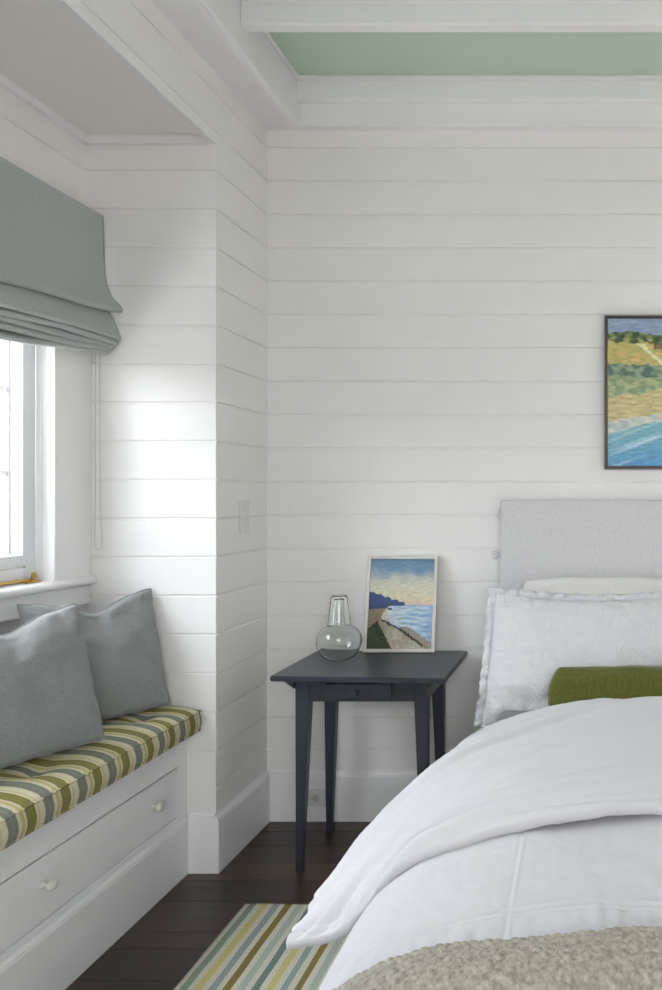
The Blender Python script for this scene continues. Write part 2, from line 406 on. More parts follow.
# baseboards with cap
def base_x(bm, x, s, y0, y1): 
    prism(bm, [(x, 0), (x+s*.018, 0), (x+s*.018, .183), (x+s*.016, .186), (x+s*.016, .190), (x+s*.011, .196), (x+s*.005, .200), (x+s*.003, .206), (x, .206)], 1, y0, y1)
def base_y(bm, y, s, x0, x1):
    prism(bm, [(y, 0), (y+s*.018, 0), (y+s*.018, .183), (y+s*.016, .186), (y+s*.016, .190), (y+s*.011, .196), (y+s*.005, .200), (y+s*.003, .206), (y, .206)], 0, x0, x1)
bm = bmesh.new(); base_y(bm, YB, -1, X0+.017, XR); obj('baseboard_back', bm, 'white_trim_paint', kind='structure')
bm = bmesh.new(); base_x(bm, X0, 1, YP-.0178, YB-.001); base_y(bm, YP, -1, -1.4185, X0+.0003); base_x(bm, X0, 1, YF, .40)
obj('baseboard_left', bm, 'white_trim_paint', kind='structure')
bm = bmesh.new(); base_x(bm, XR, -1, YF, YB); obj('baseboard_right', bm, 'white_trim_paint', kind='structure')

# ------------------------------------------------------------------ window over the bench
win = empty('window_1', (XW, 1.59, WZ0), kind='structure')
def wobj(name, bm, m, **k):
    o = obj(name, bm, m, **k); o.parent = win; o.location = -Vector(win.location); return o
bm = bmesh.new()                                     # flat casing boards round the opening
CT_ = XW+.020
box(bm, XW-.001, CT_, WY1+.002, YP-.001, WZ0, 2.30, .0015); box(bm, XW-.001, CT_, .42, WY0-.002, WZ0, 2.30, .0015)
box(bm, XW-.001, CT_, .42, YP-.001, 2.300, 2.308, .0015); box(bm, XW-.001, CT_, WY0-.002, WY1+.002, WZ1, 2.30, .0015)
wobj('casing', bm, 'white_trim_paint')
bm = bmesh.new()                                     # moulded jamb, stepping back to the sashes
def ring(bm, x0, x1, y0, y1, z0, z1, w, bev=.0):
    for a in ((x0, x1, y0-w, y0, z0, z1), (x0, x1, y1, y1+w, z0, z1), (x0, x1, y0-w, y1+w, z1, z1+w)): box(bm, *a, bev)
ring(bm, -1.812, CT_-.002, WY0, WY1, WZ0, WZ1-.02, .016, .003)
ring(bm, -1.830, -1.811, WY0+.004, WY1-.004, WZ0, WZ1-.02, .012, .003)
ring(bm, -1.885, -1.829, WY0-.012, WY1+.012, WZ0, WZ1-.02, .012)
ring(bm, -1.905, -1.884, WY0-.004, WY1+.004, WZ0, WZ1-.02, .012)
ring(bm, -1.990, -1.904, WY0-.072, WY1+.072, WZ0, WZ1-.02, .012)
box(bm, -1.99, -1.812, WY0-.0795, WY1+.0795, WZ0-.02, WZ0+.0035)
wobj('jamb', bm, 'white_trim_paint')
def sash(x0, x1, y0, y1, z0, z1, st, rail, name, vm=(), hm=(), mw=.02):
    bm = bmesh.new()
    box(bm, x0, x1, y0, y0+st, z0, z1, .003); box(bm, x0, x1, y1-st, y1, z0, z1, .003)
    box(bm, x0, x1, y0+st, y1-st, z0, z0+rail, .003); box(bm, x0, x1, y0+st, y1-st, z1-st, z1, .003)
    for y in vm: box(bm, x0+.004, x1-.004, y-mw/2, y+mw/2, z0+rail, z1-st, .004)
    for z in hm: box(bm, x0+.004, x1-.004, y0+st, y1-st, z-mw/2, z+mw/2, .004)
    s = wobj(name, bm, 'shaded_sash_paint' if name == 'outer_sash' else 'sash_paint')
    g = obj('pane', B(((x0+x1)/2-.002, (x0+x1)/2+.002, y0+st-.004, y1-st+.004, z0+rail-.004, z1-st+.004)), 'window_glass', s)
    return s
mid = (WY0+WY1)/2
s1 = sash(-1.872, -1.832, mid+.005, WY1-.002, WZ0+.004, WZ1-.03, .058, .09, 'inner_sash')
s2 = sash(-1.872, -1.832, WY0+.002, mid-.005, WZ0+.004, WZ1-.03, .058, .09, 'inner_sash')
hz = [1.337+(495-y)*2.45/780-.0 for y in (383, 471)]
hm = [1.235, 1.235+.277, 1.235+.554, 1.235+.831]
hm = [1.41, 1.69, 1.97]
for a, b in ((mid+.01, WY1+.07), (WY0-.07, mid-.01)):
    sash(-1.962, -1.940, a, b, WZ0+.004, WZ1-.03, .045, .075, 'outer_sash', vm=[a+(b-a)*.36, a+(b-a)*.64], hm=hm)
# brass fold-out operator on the sill
bm = bmesh.new()
tube(bm, [(-1.822, 2.545, 1.060), (-1.812, 2.40, 1.064), (-1.806, 2.20, 1.064), (-1.806, 2.0, 1.064)], .0055, 10)
lathe(bm, [(0, 0), (.012, 0), (.013, .004), (.008, .008), (.006, .014), (.0085, .018), (.006, .023), (.0075, .028), (.004, .034), (0, .035)], 20, (-1.815, 2.545, 1.0525))
box(bm, -1.827, -1.803, 2.50, 2.565, 1.0525, 1.058, .002)
wobj('brass_operator', bm, 'brass')
bm = bmesh.new(); tube(bm, [(-1.828, 2.515, 1.105), (-1.826, 2.40, 1.103), (-1.826, 2.05, 1.098)], .0022, 8)
lathe(bm, [(0, -.004), (.004, -.003), (.005, 0), (.004, .003), (0, .004)], 12, (-1.826, 2.517, 1.105))
wobj('screen_rod', bm, 'nickel')
# stool (sill) and apron
bm = bmesh.new()
prism(bm, [(XW-.02, 1.022), (-1.765, 1.022), (-1.756, 1.024), (-1.7505, 1.030), (-1.749, 1.037), (-1.7505, 1.044), (-1.756, 1.050), (-1.765, 1.052), (XW-.02, 1.052)], 1, .42, YP-.002)
wobj('window_sill', bm, 'white_trim_paint', autosmooth=40)
bm = bmesh.new()
box(bm, XW-.001, XW+.016, .42, YP-.002, .965, 1.022, .002); box(bm, XW-.001, XW+.024, .42, YP-.002, .952, .966, .004)
wobj('apron', bm, 'white_trim_paint')

# unseen openings: added high right window shaped to pass the sun, doors behind
def plain_window(name, horizontal, c, a0, a1, z0, z1, cols, rows):
    w = empty(name, (0, 0, 0), kind='structure')
    bm = bmesh.new()
    def bx(u0, u1, v0, v1, t=.02, off=0):
        if horizontal: box(bm, u0, u1, c-t+off, c+t+off, v0, v1, .002)
        else: box(bm, c-t+off, c+t+off, u0, u1, v0, v1, .002)
    f = .06
    bx(a0, a0+f, z0, z1); bx(a1-f, a1, z0, z1); bx(a0, a1, z0, z0+f); bx(a0, a1, z1-f, z1)
    for i in range(1, cols): u = a0+(a1-a0)*i/cols; bx(u-.012, u+.012, z0, z1, .012)
    for i in range(1, rows): v = z0+(z1-z0)*i/rows; bx(a0, a1, v-.012, v+.012, .012)
    obj('window_frame', bm, 'sash_paint', w)
    bm = bmesh.new(); bx(a0+.02, a1-.02, z0+.02, z1-.02, .002); obj('pane', bm, 'window_glass', w)
plain_window('added_sun_window', False, XR+.06, .9, 2.3, 1.9, 2.4, 3, 1)
plain_window('door_1', True, YF-.06, -.35, 1.75, 0, 2.5, 4, 5)

# ------------------------------------------------------------------ window bench (built-in seat with drawers)
BF = -1.432; BB = -1.419
bench = empty('window_bench', (-1.6, 1.59, 0), 'white painted built-in window bench with drawers below the striped cushion', 'bench')
def bobj(name, bm, m, parent=None, **k):
    o = obj(name, bm, m, **k)
    if parent is None: o.parent = bench; o.location = -Vector(bench.location)
    else: o.parent = parent
    return o
DY0, DY1, DZ0, DZ1 = 1.87, 2.705, .222, .388
drs = [(DY0, DY1), (.66, 1.70)]
bm = bmesh.new()
box(bm, BF-.02, BF, .402, YP-.001, DZ1+.007, .484)                      # face frame
box(bm, BF-.02, BF, .402, YP-.001, .18, DZ0-.003)
for a, b in ((DY1+.003, YP-.001), (drs[1][1]+.003, DY0-.003), (.402, drs[1][0]-.003)): box(bm, BF-.02, BF, a, b, DZ0-.003, DZ1+.007)
bobj('face_frame', bm, 'white_trim_paint')
bobj('carcass', B((XW+.002, BF-.075, .402, YP-.002, 0, .484)), 'shaded_cabinet_inside')
for ya, yb_ in ((.402, .41), (YP-.012, YP-.002)): bobj('end_panel', B((BF-.074, BF-.021, ya, yb_, 0, .484)), 'shaded_cabinet_inside')
bm = bmesh.new()                                                         # cock beading round the drawers
for a, b in drs:
    for q in ((a-.010, a-.003, DZ0-.010, DZ1+.010), (b+.003, b+.010, DZ0-.010, DZ1+.010), (a-.003, b+.003, DZ1+.007, DZ1+.013), (a-.003, b+.003, DZ0-.010, DZ0-.003)):
        box(bm, BF, BF+.003, *q, .001)
bobj('beading', bm, 'white_trim_paint')
bm = bmesh.new()
prism(bm, [(XW+.002, .484), (BF+.016, .484), (BF+.022, .488), (BF+.024, .494), (BF+.022, .500), (BF+.016, .504), (XW+.002, .504)], 1, .402, YP-.001)
bobj('seat_board', bm, 'white_trim_paint', autosmooth=40)
bm = bmesh.new()
prism(bm, [(BF, 0), (BB, 0), (BB, .183), (BB-.002, .186), (BB-.002, .190), (BB-.006, .196), (BF+.004, .200), (BF+.003, .206), (BF, .206)], 1, .402, YP-.018)
bobj('plinth', bm, 'white_trim_paint')
for a, b in drs:
    bm = B((BF-.018, BF-.001, a, b, DZ0, DZ1, .0015)); d = bobj('drawer', bm, 'white_trim_paint')
    for y in ((2.043, 2.556) if a > 1 else (a+.2, b-.2)):
        bm = bmesh.new()
        lathe(bm, [(0, 0), (.010, 0), (.0095, .003), (.006, .008), (.0065, .012), (.012, .016), (.0155, .021), (.0155, .026), (.012, .031), (.006, .034), (0, .0345)], 28, (BF-.001, y, .316), Matrix.Rotation(PI/2, 4, 'Y'))
        bobj('knob', bm, 'porcelain', d, smooth=True, label='cream porcelain knob')

# tufted striped bench cushion
cu0, cu1, cy0, cy1 = XW+.003, -1.372, .42, YP-.008
CZ = .506; CH = .068
tufts = [(x, y) for y in (2.59, 2.096, 1.60, 1.11, .62) for x in (-1.49, -1.66)]
def cush_top(x, y):
    u = (x-cu0)/(cu1-cu0); v = (y-cy0)/(cy1-cy0)
    e = (1-(2*u-1)**4)*(1-(2*v-1)**60)
    z = CZ+CH+.030*e**.8
    for tx, ty in tufts:
        d2 = ((x-tx)/.035)**2+((y-ty)/.045)**2; z -= .026*math.exp(-d2**.6)
    z += .0025*ns(x*9, y*7)*e
    return z
nu, nv = 46, 420
P = []; UVc = []
prof = []                                               # cross-section parameter: bottom-front round to top to back
for i in range(6): prof.append(('f', i/5))
for i in range(1, nu+1): prof.append(('t', i/nu))
prof.append(('b', 0))
for j in range(nv+1):
    y = cy0+(cy1-cy0)*j/nv; row = []
    endb = .010*min(1, max(0, 1-(cy1-y)/.02))
    for kd, t in prof:
        if kd == 'f':
            bul = .009*math.sin(PI*t)+.002*ns(y*6, t)
            row.append((cu1-.004+bul-endb, y, CZ+(CH+cush_top(cu1, y)-CZ-CH)*t))
        elif kd == 't':
            x = cu1+(cu0-cu1)*t-.004*(1-t)-endb*(1-t); row.append((x, y, cush_top(x, y)))
        else: row.append((cu0, y, CZ))
    P.append(row)
bm = gridmesh(P)
def cap(row, flip):
    vs = [bm.verts.new(p) for p in row]; f = bm.faces.new(vs if flip else vs[::-1])
cap(P[0], True); cap(P[-1], False)
vs = [bm.verts.new(p) for p in (P[0][0], P[-1][0], P[-1][-1], P[0][-1])]; bm.faces.new(vs)
bmesh.ops.remove_doubles(bm, verts=bm.verts[:], dist=1e-6)
bmesh.ops.recalc_face_normals(bm, faces=bm.faces[:])
uvl = bm.loops.layers.uv.new('UVMap')
for f in bm.faces:
    for l in f.loops:
        c = l.vert.co; yy = c.y
        for tx, ty in tufts:                            # cloth pulled in towards each button
            dx, dy = (c.x-tx), (c.y-ty); w = math.exp(-(dx/.07)**2-(dy/.09)**2) if c.z > CZ+CH+.002 else 0
            yy += dy*.45*w
        l[uvl].uv = (yy+.004*ns(c.x*10, c.y*5), c.x)
cush = obj('bench_cushion', bm, 'ticking', smooth=True)
tag(cush, 'olive grey and cream striped tufted cushion lying along the window bench', 'cushion')
for z0, off in ((CZ+CH, 0), (CZ+.003, 0)):
    bm = bmesh.new(); pts = [(cu1-.004, cy0+(cy1-.012-cy0)*i/200, z0+.0015*ns(i*.3)) for i in range(201)]
    pts += [(cu1-.012, cy1-.005, z0), (cu1-.05, cy1, z0), (cu1-.2, cy1, z0), (cu0+.02, cy1, z0)]
    tube(bm, pts, .0035, 6); o = obj('piping', bm, 'ticking', cush, smooth=True)
    uvl2 = o.data.uv_layers.new(name='UVMap')
    for l in o.data.loops: uvl2.data[l.index].uv = (o.data.vertices[l.vertex_index].co.y, 0)
for tx, ty in tufts:
    bm = bmesh.new(); lathe(bm, [(0, .006), (.006, .005), (.009, .002), (.009, -.002), (0, -.003)], 16, (tx, ty, cush_top(tx, ty)))
    o = obj('button', bm, 'ticking', cush, smooth=True)
    uvl2 = o.data.uv_layers.new(name='UVMap')
    for l in o.data.loops: uvl2.data[l.index].uv = (1.87, 0)

# ------------------------------------------------------------------ pillows
def pillow(name, w, h, T, mtx, m, seed=0, chop=0, pinch=.05, power=.42, wr=.004, nu=72, nv=60, piping=None, flange=0, fl_m=None, droop=(0, 0), sag=0, round_=0, flare=0):
    """pillow in local x (width) z (height, from 0) y (thickness, front is -y)"""
    Pf, Pb = [], []
    def f(u, v, side):
        # u,v in -1..1
        uu = math.sin(u*PI/2)*.35+u*.65; vv = math.sin(v*PI/2)*.35+v*.65
        x = w/2*uu*(1-pinch*(1-vv*vv)); z = h/2*vv*(1-pinch*(1-uu*uu))
        x *= 1+flare*(1-vv)
        if round_:
            k = (abs(uu)**2)*(abs(vv)**2); x *= 1-round_*k; z *= 1-round_*k
        e = max(0, (1-uu**2))*max(0, (1-vv**2))
        t = T/2*e**power
        if chop and vv > 0:
            c = chop*(math.exp(-(abs(uu)/.46)**1.7))*vv**2.5; z -= c*h; t *= 1-.5*math.exp(-(uu/.16)**2)*vv**1.5
        if vv > 0: z -= droop[0 if uu < 0 else 1]*h*vv*vv*abs(uu)
        z -= sag*h*(1-uu*uu)*(vv+1)/2
        n_ = ns(u*2.3+seed, v*2.3, side*3.1)*wr*2.2+ns(u*6+seed*2, v*6, side)*wr
        # radiating puckers from seams
        pk = (ns(uu*14+seed, 5.1, side)*(abs(vv)**5)+ns(vv*14+seed, 9.2, side)*(abs(uu)**5))*wr*2.5
        ed = min(1, 8*min(1-abs(uu), 1-abs(vv)))
        y = side*(t+(n_+pk)*ed) + .010*ns(uu*1.5+seed, vv*1.5)
        x += .004*ns(vv*5+seed, uu*2, 3); z += .004*ns(uu*5+seed, vv*2, 7)
        return Vector((x, y, z+h/2))
    bm = bmesh.new()
    U = [i/nu*2-1 for i in range(nu+1)]; V = [i/nv*2-1 for i in range(nv+1)]
    fr = [[bm.verts.new(f(u, v, -1)) for v in V] for u in U]
    bk = [[fr[i][j] if i in (0, nu) or j in (0, nv) else bm.verts.new(f(U[i], V[j], 1)) for j in range(nv+1)] for i in range(nu+1)]
    for i in range(nu):
        for j in range(nv):
            bm.faces.new((fr[i][j], fr[i+1][j], fr[i+1][j+1], fr[i][j+1]))
            bm.faces.new((bk[i][j], bk[i][j+1], bk[i+1][j+1], bk[i+1][j]))
    rim = [fr[i][0].co.copy() for i in range(nu)]+[fr[nu][j].co.copy() for j in range(nv)]+[fr[i][nv].co.copy() for i in range(nu, 0, -1)]+[fr[0][j].co.copy() for j in range(nv, 0, -1)]
    o = obj(name, bm, m, smooth=True); o.matrix_world = mtx
    if piping:
        bm = bmesh.new(); tube(bm, rim, .0042, 6, closed=True); obj('piping', bm, piping, o, smooth=True)
    if flange:
        bm = bmesh.new(); c = Vector((0, 0, h/2)); n_ = len(rim)
        A, Bq, Cq = [], [], []
        for i, p in enumerate(rim):
            q = p-c; d = Vector((q.x/(w/2), 0, q.z/(h/2)))
            k = max(abs(d.x), abs(d.z)); dx = d.x/k; dz = d.z/k
            off = Vector(((1 if dx > 0 else -1)*abs(dx)**10, 0, (1 if dz > 0 else -1)*abs(dz)**10))*flange
            wv = .005*math.sin(i*.9)+.006*ns(i*.35, seed)
            if p.z < h*.12: off.z *= .3
            A.append(bm.verts.new(p-off*.15+Vector((0, -.003, 0)))); Bq.append(bm.verts.new(p+off*.55+Vector((0, wv-.004, 0)))); Cq.append(bm.verts.new(p+off*(1+.10*ns(i*.4, 4+seed))+Vector((0, wv*1.8, 0))))
        for i in range(n_):
            j = (i+1) % n_
            bm.faces.new((A[i], A[j], Bq[j], Bq[i])); bm.faces.new((Bq[i], Bq[j], Cq[j], Cq[i]))
        fo = obj('flange', bm, fl_m or m, o, smooth=True)
        md = fo.modifiers.new('thick', 'SOLIDIFY'); md.thickness = .005; md.offset = 0
    return o
def pmat(bc, yaw, lean, roll=0):
    """bc bottom centre; front (-y) normal turned yaw degrees from +x towards -Y; top leans back by lean"""
    R = Matrix.Rotation(math.radians(90-yaw), 4, 'Z')
    L = Matrix.Rotation(math.radians(-lean), 4, 'X')
    return Matrix.Translation(bc) @ R @ L @ Matrix.Rotation(math.radians(roll), 4, 'Y')
p1 = pillow('throw_pillow', .455, .425, .15, pmat((-1.535, 2.122, .604), 22, 16.5), 'pillow_twill', 3, chop=.13, piping='pillow_piping', pinch=.06, round_=.03)
tag(p1, 'square grey woven pillow nearest the camera on the striped bench cushion', 'pillow', 'grey pillows on the window bench')
p2 = pillow('throw_pillow', .45, .42, .12, pmat((-1.560, 2.525, .602), 24, 13), 'pillow_twill', 11, chop=.13, piping='pillow_piping', pinch=.06, round_=.03)
tag(p2, 'square grey woven pillow leaning behind the first one, next to the boarded alcove end', 'pillow', 'grey pillows on the window bench')

# ------------------------------------------------------------------ roman shade
shade = empty('roman_shade', (-1.75, 1.6, 2.3), 'grey-green linen roman shade gathered at the top of the window', 'shade')
def sobj(name, bm, m, **k):
    o = obj(name, bm, m, **k); o.parent = shade; o.location = -Vector(shade.location); return o
SY0, SY1 = .45, 2.738
def zb(y, zr, zl):
    t = (SY1-y)/(SY1-2.18)
    z = zr+(zl-zr)*min(t, 1.5)
    return z
def loft(profile, n=160, th=.002, ysub=lambda t: 0):
    P = []
    for i in range(n+1):
        y = SY0+(SY1-SY0)*i/n
        P.append([Vector((x, y-ysub(k), z)) for k, (x, z) in enumerate(profile(y))])
    bm = gridmesh(P); return bm
def smooth_profile(pts, n=28):
    P = [Vector((a, 0, b)) for a, b in pts]
    return [(q.x, q.z) for q in (cr(P, i/n) for i in range(n+1))]
def panel(y):
    z1 = zb(y, 1.982, 1.937)+.004*math.sin(y*9)+.003*ns(y*6)
    bil = .006*math.sin(y*7.3)+.010*ns(y*3.1, 2)
    e = sm(0, .10, SY1-y); 
    return smooth_profile([(-1.745, 2.316), (-1.716, 2.318), (-1.7105, 2.30), (-1.708, 2.20), (-1.704+bil*.5, 2.10), (-1.682+bil, 2.03), (-1.652+bil, z1+.018), (-1.646+bil, z1+.003), (-1.655+bil, z1-.002), (-1.675+bil, z1+.006), (-1.71, z1+.03)])
bm = loft(panel); sobj('shade_panel', bm, 'grey_green_linen', smooth=True).modifiers.new('t', 'SOLIDIFY').thickness = .003
layers = [(1.884, 1.872, -1.648, .105), (1.869, 1.848, -1.660, .05), (1.857, 1.828, -1.670, .045), (1.846, 1.808, -1.680, .042), (1.834, 1.784, -1.694, .042)]
for k, (zr, zl, xf, hh) in enumerate(layers):
    def fold(y):
        z1 = zb(y, zr, zl)+.0035*math.sin(y*8+k*1.1)+.003*ns(y*5, k*3.3)
        b = .006*ns(y*4, k*2.1)
        return smooth_profile([(-1.738, z1+hh), (xf-.045+b, z1+hh*.95), (xf-.022+b, z1+hh*.62), (xf-.004+b, z1+.014), (xf+b, z1+.006), (xf-.006+b, z1-.001), (xf-.022+b, z1+.003), (-1.738, z1+.014)])
    sobj('shade_fold', loft(fold), 'grey_green_linen', smooth=True).modifiers.new('t', 'SOLIDIFY').thickness = .002
bm = B((XW+.021, -1.718, SY0+.01, SY1-.01, 2.28, 2.312, .003)); sobj('head_rail', bm, 'white_trim_paint')
def cordpts():
    pts = []
    for i in range(40): pts.append((-1.722, 2.733-.0005*math.sin(i*.3), 1.86-i*.0172))
    y0, z0 = 2.745, 1.175
    L = [(-1.738, 2.742, 1.86), (-1.739, 2.742, 1.6), (-1.739, 2.742, 1.35), (-1.741, 2.742, 1.20), (-1.741, 2.742, 1.165), (-1.736, 2.742, 1.148), (-1.728, 2.742, 1.143), (-1.720, 2.742, 1.150), (-1.7165, 2.742, 1.168), (-1.719, 2.742, 1.22), (-1.722, 2.742, 1.35), (-1.724, 2.742, 1.6), (-1.724, 2.742, 1.86)]
    P = [Vector(p) for p in L]; return [cr(P, i/150) for i in range(151)]
bm = bmesh.new(); cp = cordpts(); tube(bm, cp, .0014, 6)
dist = 0
sobj('pull_cord', bm, 'cord_white', smooth=True, label='thin white looped pull cord')

# ------------------------------------------------------------------ switch and outlet
sw = empty('light_switch', (X0, 2.995, 1.254), 'white rocker light switch plate on the narrow left wall', 'light switch')
o = obj('switch_plate', B((0, .006, -.038, .038, -.062, .062, .0025, 3)), 'plate_plastic', sw)
o = obj('rocker', B((.005, .0095, -.016, .016, -.033, .033, .0015)), 'plate_plastic', sw)
ot = empty('wall_outlet', (-1.139, YB-.018, .099), 'white duplex electrical outlet set sideways in the baseboard behind the table', 'outlet')
obj('outlet_plate', B((-.057, .057, -.006, 0, -.035, .035, .0025, 3)), 'plate_plastic', ot)
for s in (-1, 1):
    bm = bmesh.new(); lathe(bm, [(0, 0), (.017, 0), (.017, .002), (.016, .003), (0, .003)], 32, (s*.0195, -.006, 0), Matrix.Rotation(PI/2, 4, 'X'))
    r = obj('receptacle', bm, 'socket_face', ot)
    bm = B((s*.0195-.004, s*.0195+.005, -.0098, -.0088, .0045, .0065), (s*.0195-.003, s*.0195+.004, -.0098, -.0088, -.0065, -.0045))
    lathe(bm, [(0, 0), (.0024, 0), (.0024, .001), (0, .001)], 12, (s*.0195+.009*-1, -.0088, 0), Matrix.Rotation(PI/2, 4, 'X'))
    obj('slots', bm, 'socket_dark', r)
bm = bmesh.new(); lathe(bm, [(0, 0), (.003, 0), (.002, .001), (0, .0012)], 12, (0, -.006, 0), Matrix.Rotation(PI/2, 4, 'X')); obj('screw', bm, 'nickel', ot)

# ------------------------------------------------------------------ bedside table
tb = empty('bedside_table', (-.80, 2.93, 0), 'charcoal blue painted wooden bedside table with tapered legs and small drawer', 'table')
T0 = Vector(tb.location)
def tobj(name, bm, m, parent=None, **k):
    o = obj(name, bm, m, **k)
    if parent is None: o.parent = tb; o.location = -T0
    else: o.parent = parent
    return o
ZT = .708
bm = bmesh.new()
vs = []
for z in (ZT-.019, ZT):
    vs += [bm.verts.new(p) for p in ((-1.112, 2.708, z), (-.497, 2.672, z), (-.494, 3.152, z), (-1.104, 3.152, z))]
fs = [bm.faces.new([vs[i] for i in q]) for q in ((3, 2, 1, 0), (4, 5, 6, 7), (0, 1, 5, 4), (1, 2, 6, 5), (2, 3, 7, 6), (3, 0, 4, 7))]
bmesh.ops.bevel(bm, geom=list({e for f in fs for e in f.edges}), offset=.003, segments=2, affect='EDGES')
tobj('tabletop', bm, 'charcoal_paint')
LX = (-1.046, -.576); LY = (2.768, 3.112)
for ix, lx in enumerate(LX):
    for iy, ly in enumerate(LY):
        sx = 1 if ix == 0 else -1; sy = 1 if iy == 0 else -1
        a = sorted((lx, lx+sx*.048)); b = sorted((lx+sx*.001, lx+sx*.024)); c = sorted((ly, ly+sy*.046)); d = sorted((ly+sy*.001, ly+sy*.024))
        bm = bmesh.new(); frustum(bm, (*b, *d), (*a, *c), 0, .603, .0015); box(bm, *a, *c, .603, ZT-.019, .0015)
        tobj('leg', bm, 'charcoal_paint')
bm = B((LX[0]+.047, LX[1]-.047, LY[0]+.004, LY[0]+.022, .603, ZT-.020), (LX[0]+.047, LX[1]-.047, LY[1]-.022, LY[1]-.004, .603, ZT-.020),
       (LX[0]+.004, LX[0]+.022, LY[0]+.045, LY[1]-.045, .603, ZT-.020), (LX[1]-.022, LX[1]-.004, LY[0]+.045, LY[1]-.045, .603, ZT-.020))
tobj('apron', bm, 'charcoal_paint')
for s, lx in ((-1, LX[0]), (1, LX[1])):               # tapering battens that hold the top
    bm = bmesh.new(); prism(bm, [(lx, ZT-.019), (lx+s*.045, ZT-.019), (lx+s*.040, ZT-.026), (lx, ZT-.056)], 1, LY[0]-.012, LY[1]); tobj('batten', bm, 'charcoal_paint')
bm = B((-.938, -.703, LY[0]-.009, LY[0]+.20, .6145, .668, .002)); dr = tobj('drawer', bm, 'charcoal_paint')
bm = bmesh.new(); lathe(bm, [(0, 0), (.005, 0), (.004, .004), (.0045, .007), (.009, .010), (.0095, .014), (.006, .019), (0, .020)], 20, (-.823, LY[0]-.009, .641), Matrix.Rotation(PI/2, 4, 'X'))
tobj('knob', bm, 'dark_iron', dr, smooth=True)

# ------------------------------------------------------------------ carafe with tumbler
ca = empty('carafe', (-.960, 2.985, ZT), 'round clear glass bedside carafe on the table', 'carafe')
outer = [(0, .0), (.030, .0), (.044, .003), (.060, .014), (.074, .032), (.0825, .056), (.084, .074), (.080, .094), (.069, .113), (.050, .127), (.030, .136), (.021, .143), (.0185, .155), (.018, .19), (.0185, .235)]
def shell(outer, t, bt):
    pts = [(r, z) for r, z in outer]
    inner = []
    for r, z in reversed(outer[1:]):
        inner.append((max(r-t, .001), max(z, bt)))
    inner.append((0, bt))
    return pts+inner
def spl(pts, n): 
    P = [Vector((a, b, 0)) for a, b in pts]; return [(max(q.x, 0), q.y) for q in (cr(P, i/n) for i in range(n+1))]
so = spl(outer, 60); so[0] = (0, 0)
inn = [(max(r-.0022, .001), z+.0025 if z < .1 else z) for r, z in so[6:]][::-1]
prof = so+inn+[(0, .006)]
bm = bmesh.new(); lathe(bm, prof, 56); obj('bottle', bm, 'glass', ca, smooth=True)
tu = empty('tumbler', (-.960, 2.985, ZT+.134), 'clear glass tumbler turned upside down over the neck of the carafe', 'glass')
prof = [(.0435, 0), (.0428, .003), (.0308, .108), (.0295, .112), (.026, .114), (0, .113), (0, .1075), (.025, .1075), (.0282, .104), (.0412, .001), (.0425, -.001), (.0435, 0)]
bm = bmesh.new(); lathe(bm, prof, 48); bmesh.ops.remove_doubles(bm, verts=bm.verts[:], dist=1e-6); bmesh.ops.recalc_face_normals(bm, faces=bm.faces[:]); g = obj('glass_body', bm, 'glass', tu, smooth=True)

# ------------------------------------------------------------------ painted pictures
def mixl(a, b, t): return tuple(a[i]+(b[i]-a[i])*t for i in range(3))
def painted(name, w, h, fn, m, parent, nx, ny, brt=1.15):
    me = bpy.data.meshes.new(name); V = []; F = []
    for j in range(ny+1):
        for i in range(nx+1): V.append((w*(i/nx-.5), 0, h*j/ny))
    for j in range(ny):
        for i in range(nx): a = j*(nx+1)+i; F.append((a, a+1, a+nx+2, a+nx+1))
    me.from_pydata(V, [], F); ca_ = me.color_attributes.new('Col', 'FLOAT_COLOR', 'POINT')
    dat = []
    for j in range(ny+1):
        for i in range(nx+1):
            u_, v_ = i/nx, j/ny; a_ = w/h
            c = fn(u_+.006*ns(u_*40*a_, v_*40, 3), v_+.008*ns(u_*34*a_, v_*34, 6)); k = brt*(1+.26*ns(u_*16*a_+v_*9, v_*80, 12)+.12*ns(u_*50*a_, v_*90, 14)); g_ = (c[0]+c[1]+c[2])/3
            dat += [max(0, (q*.88+g_*.12)*k) for q in c]+[1]
    ca_.data.foreach_set('color', dat)
    me.materials.append(M[m]); o = bpy.data.objects.new(name, me); COL.objects.link(o); o.parent = parent; return o
def srgb(r, g, b): return tuple((v/255/12.92 if v/255 <= .04045 else ((v/255+.055)/1.055)**2.4) for v in (r, g, b))
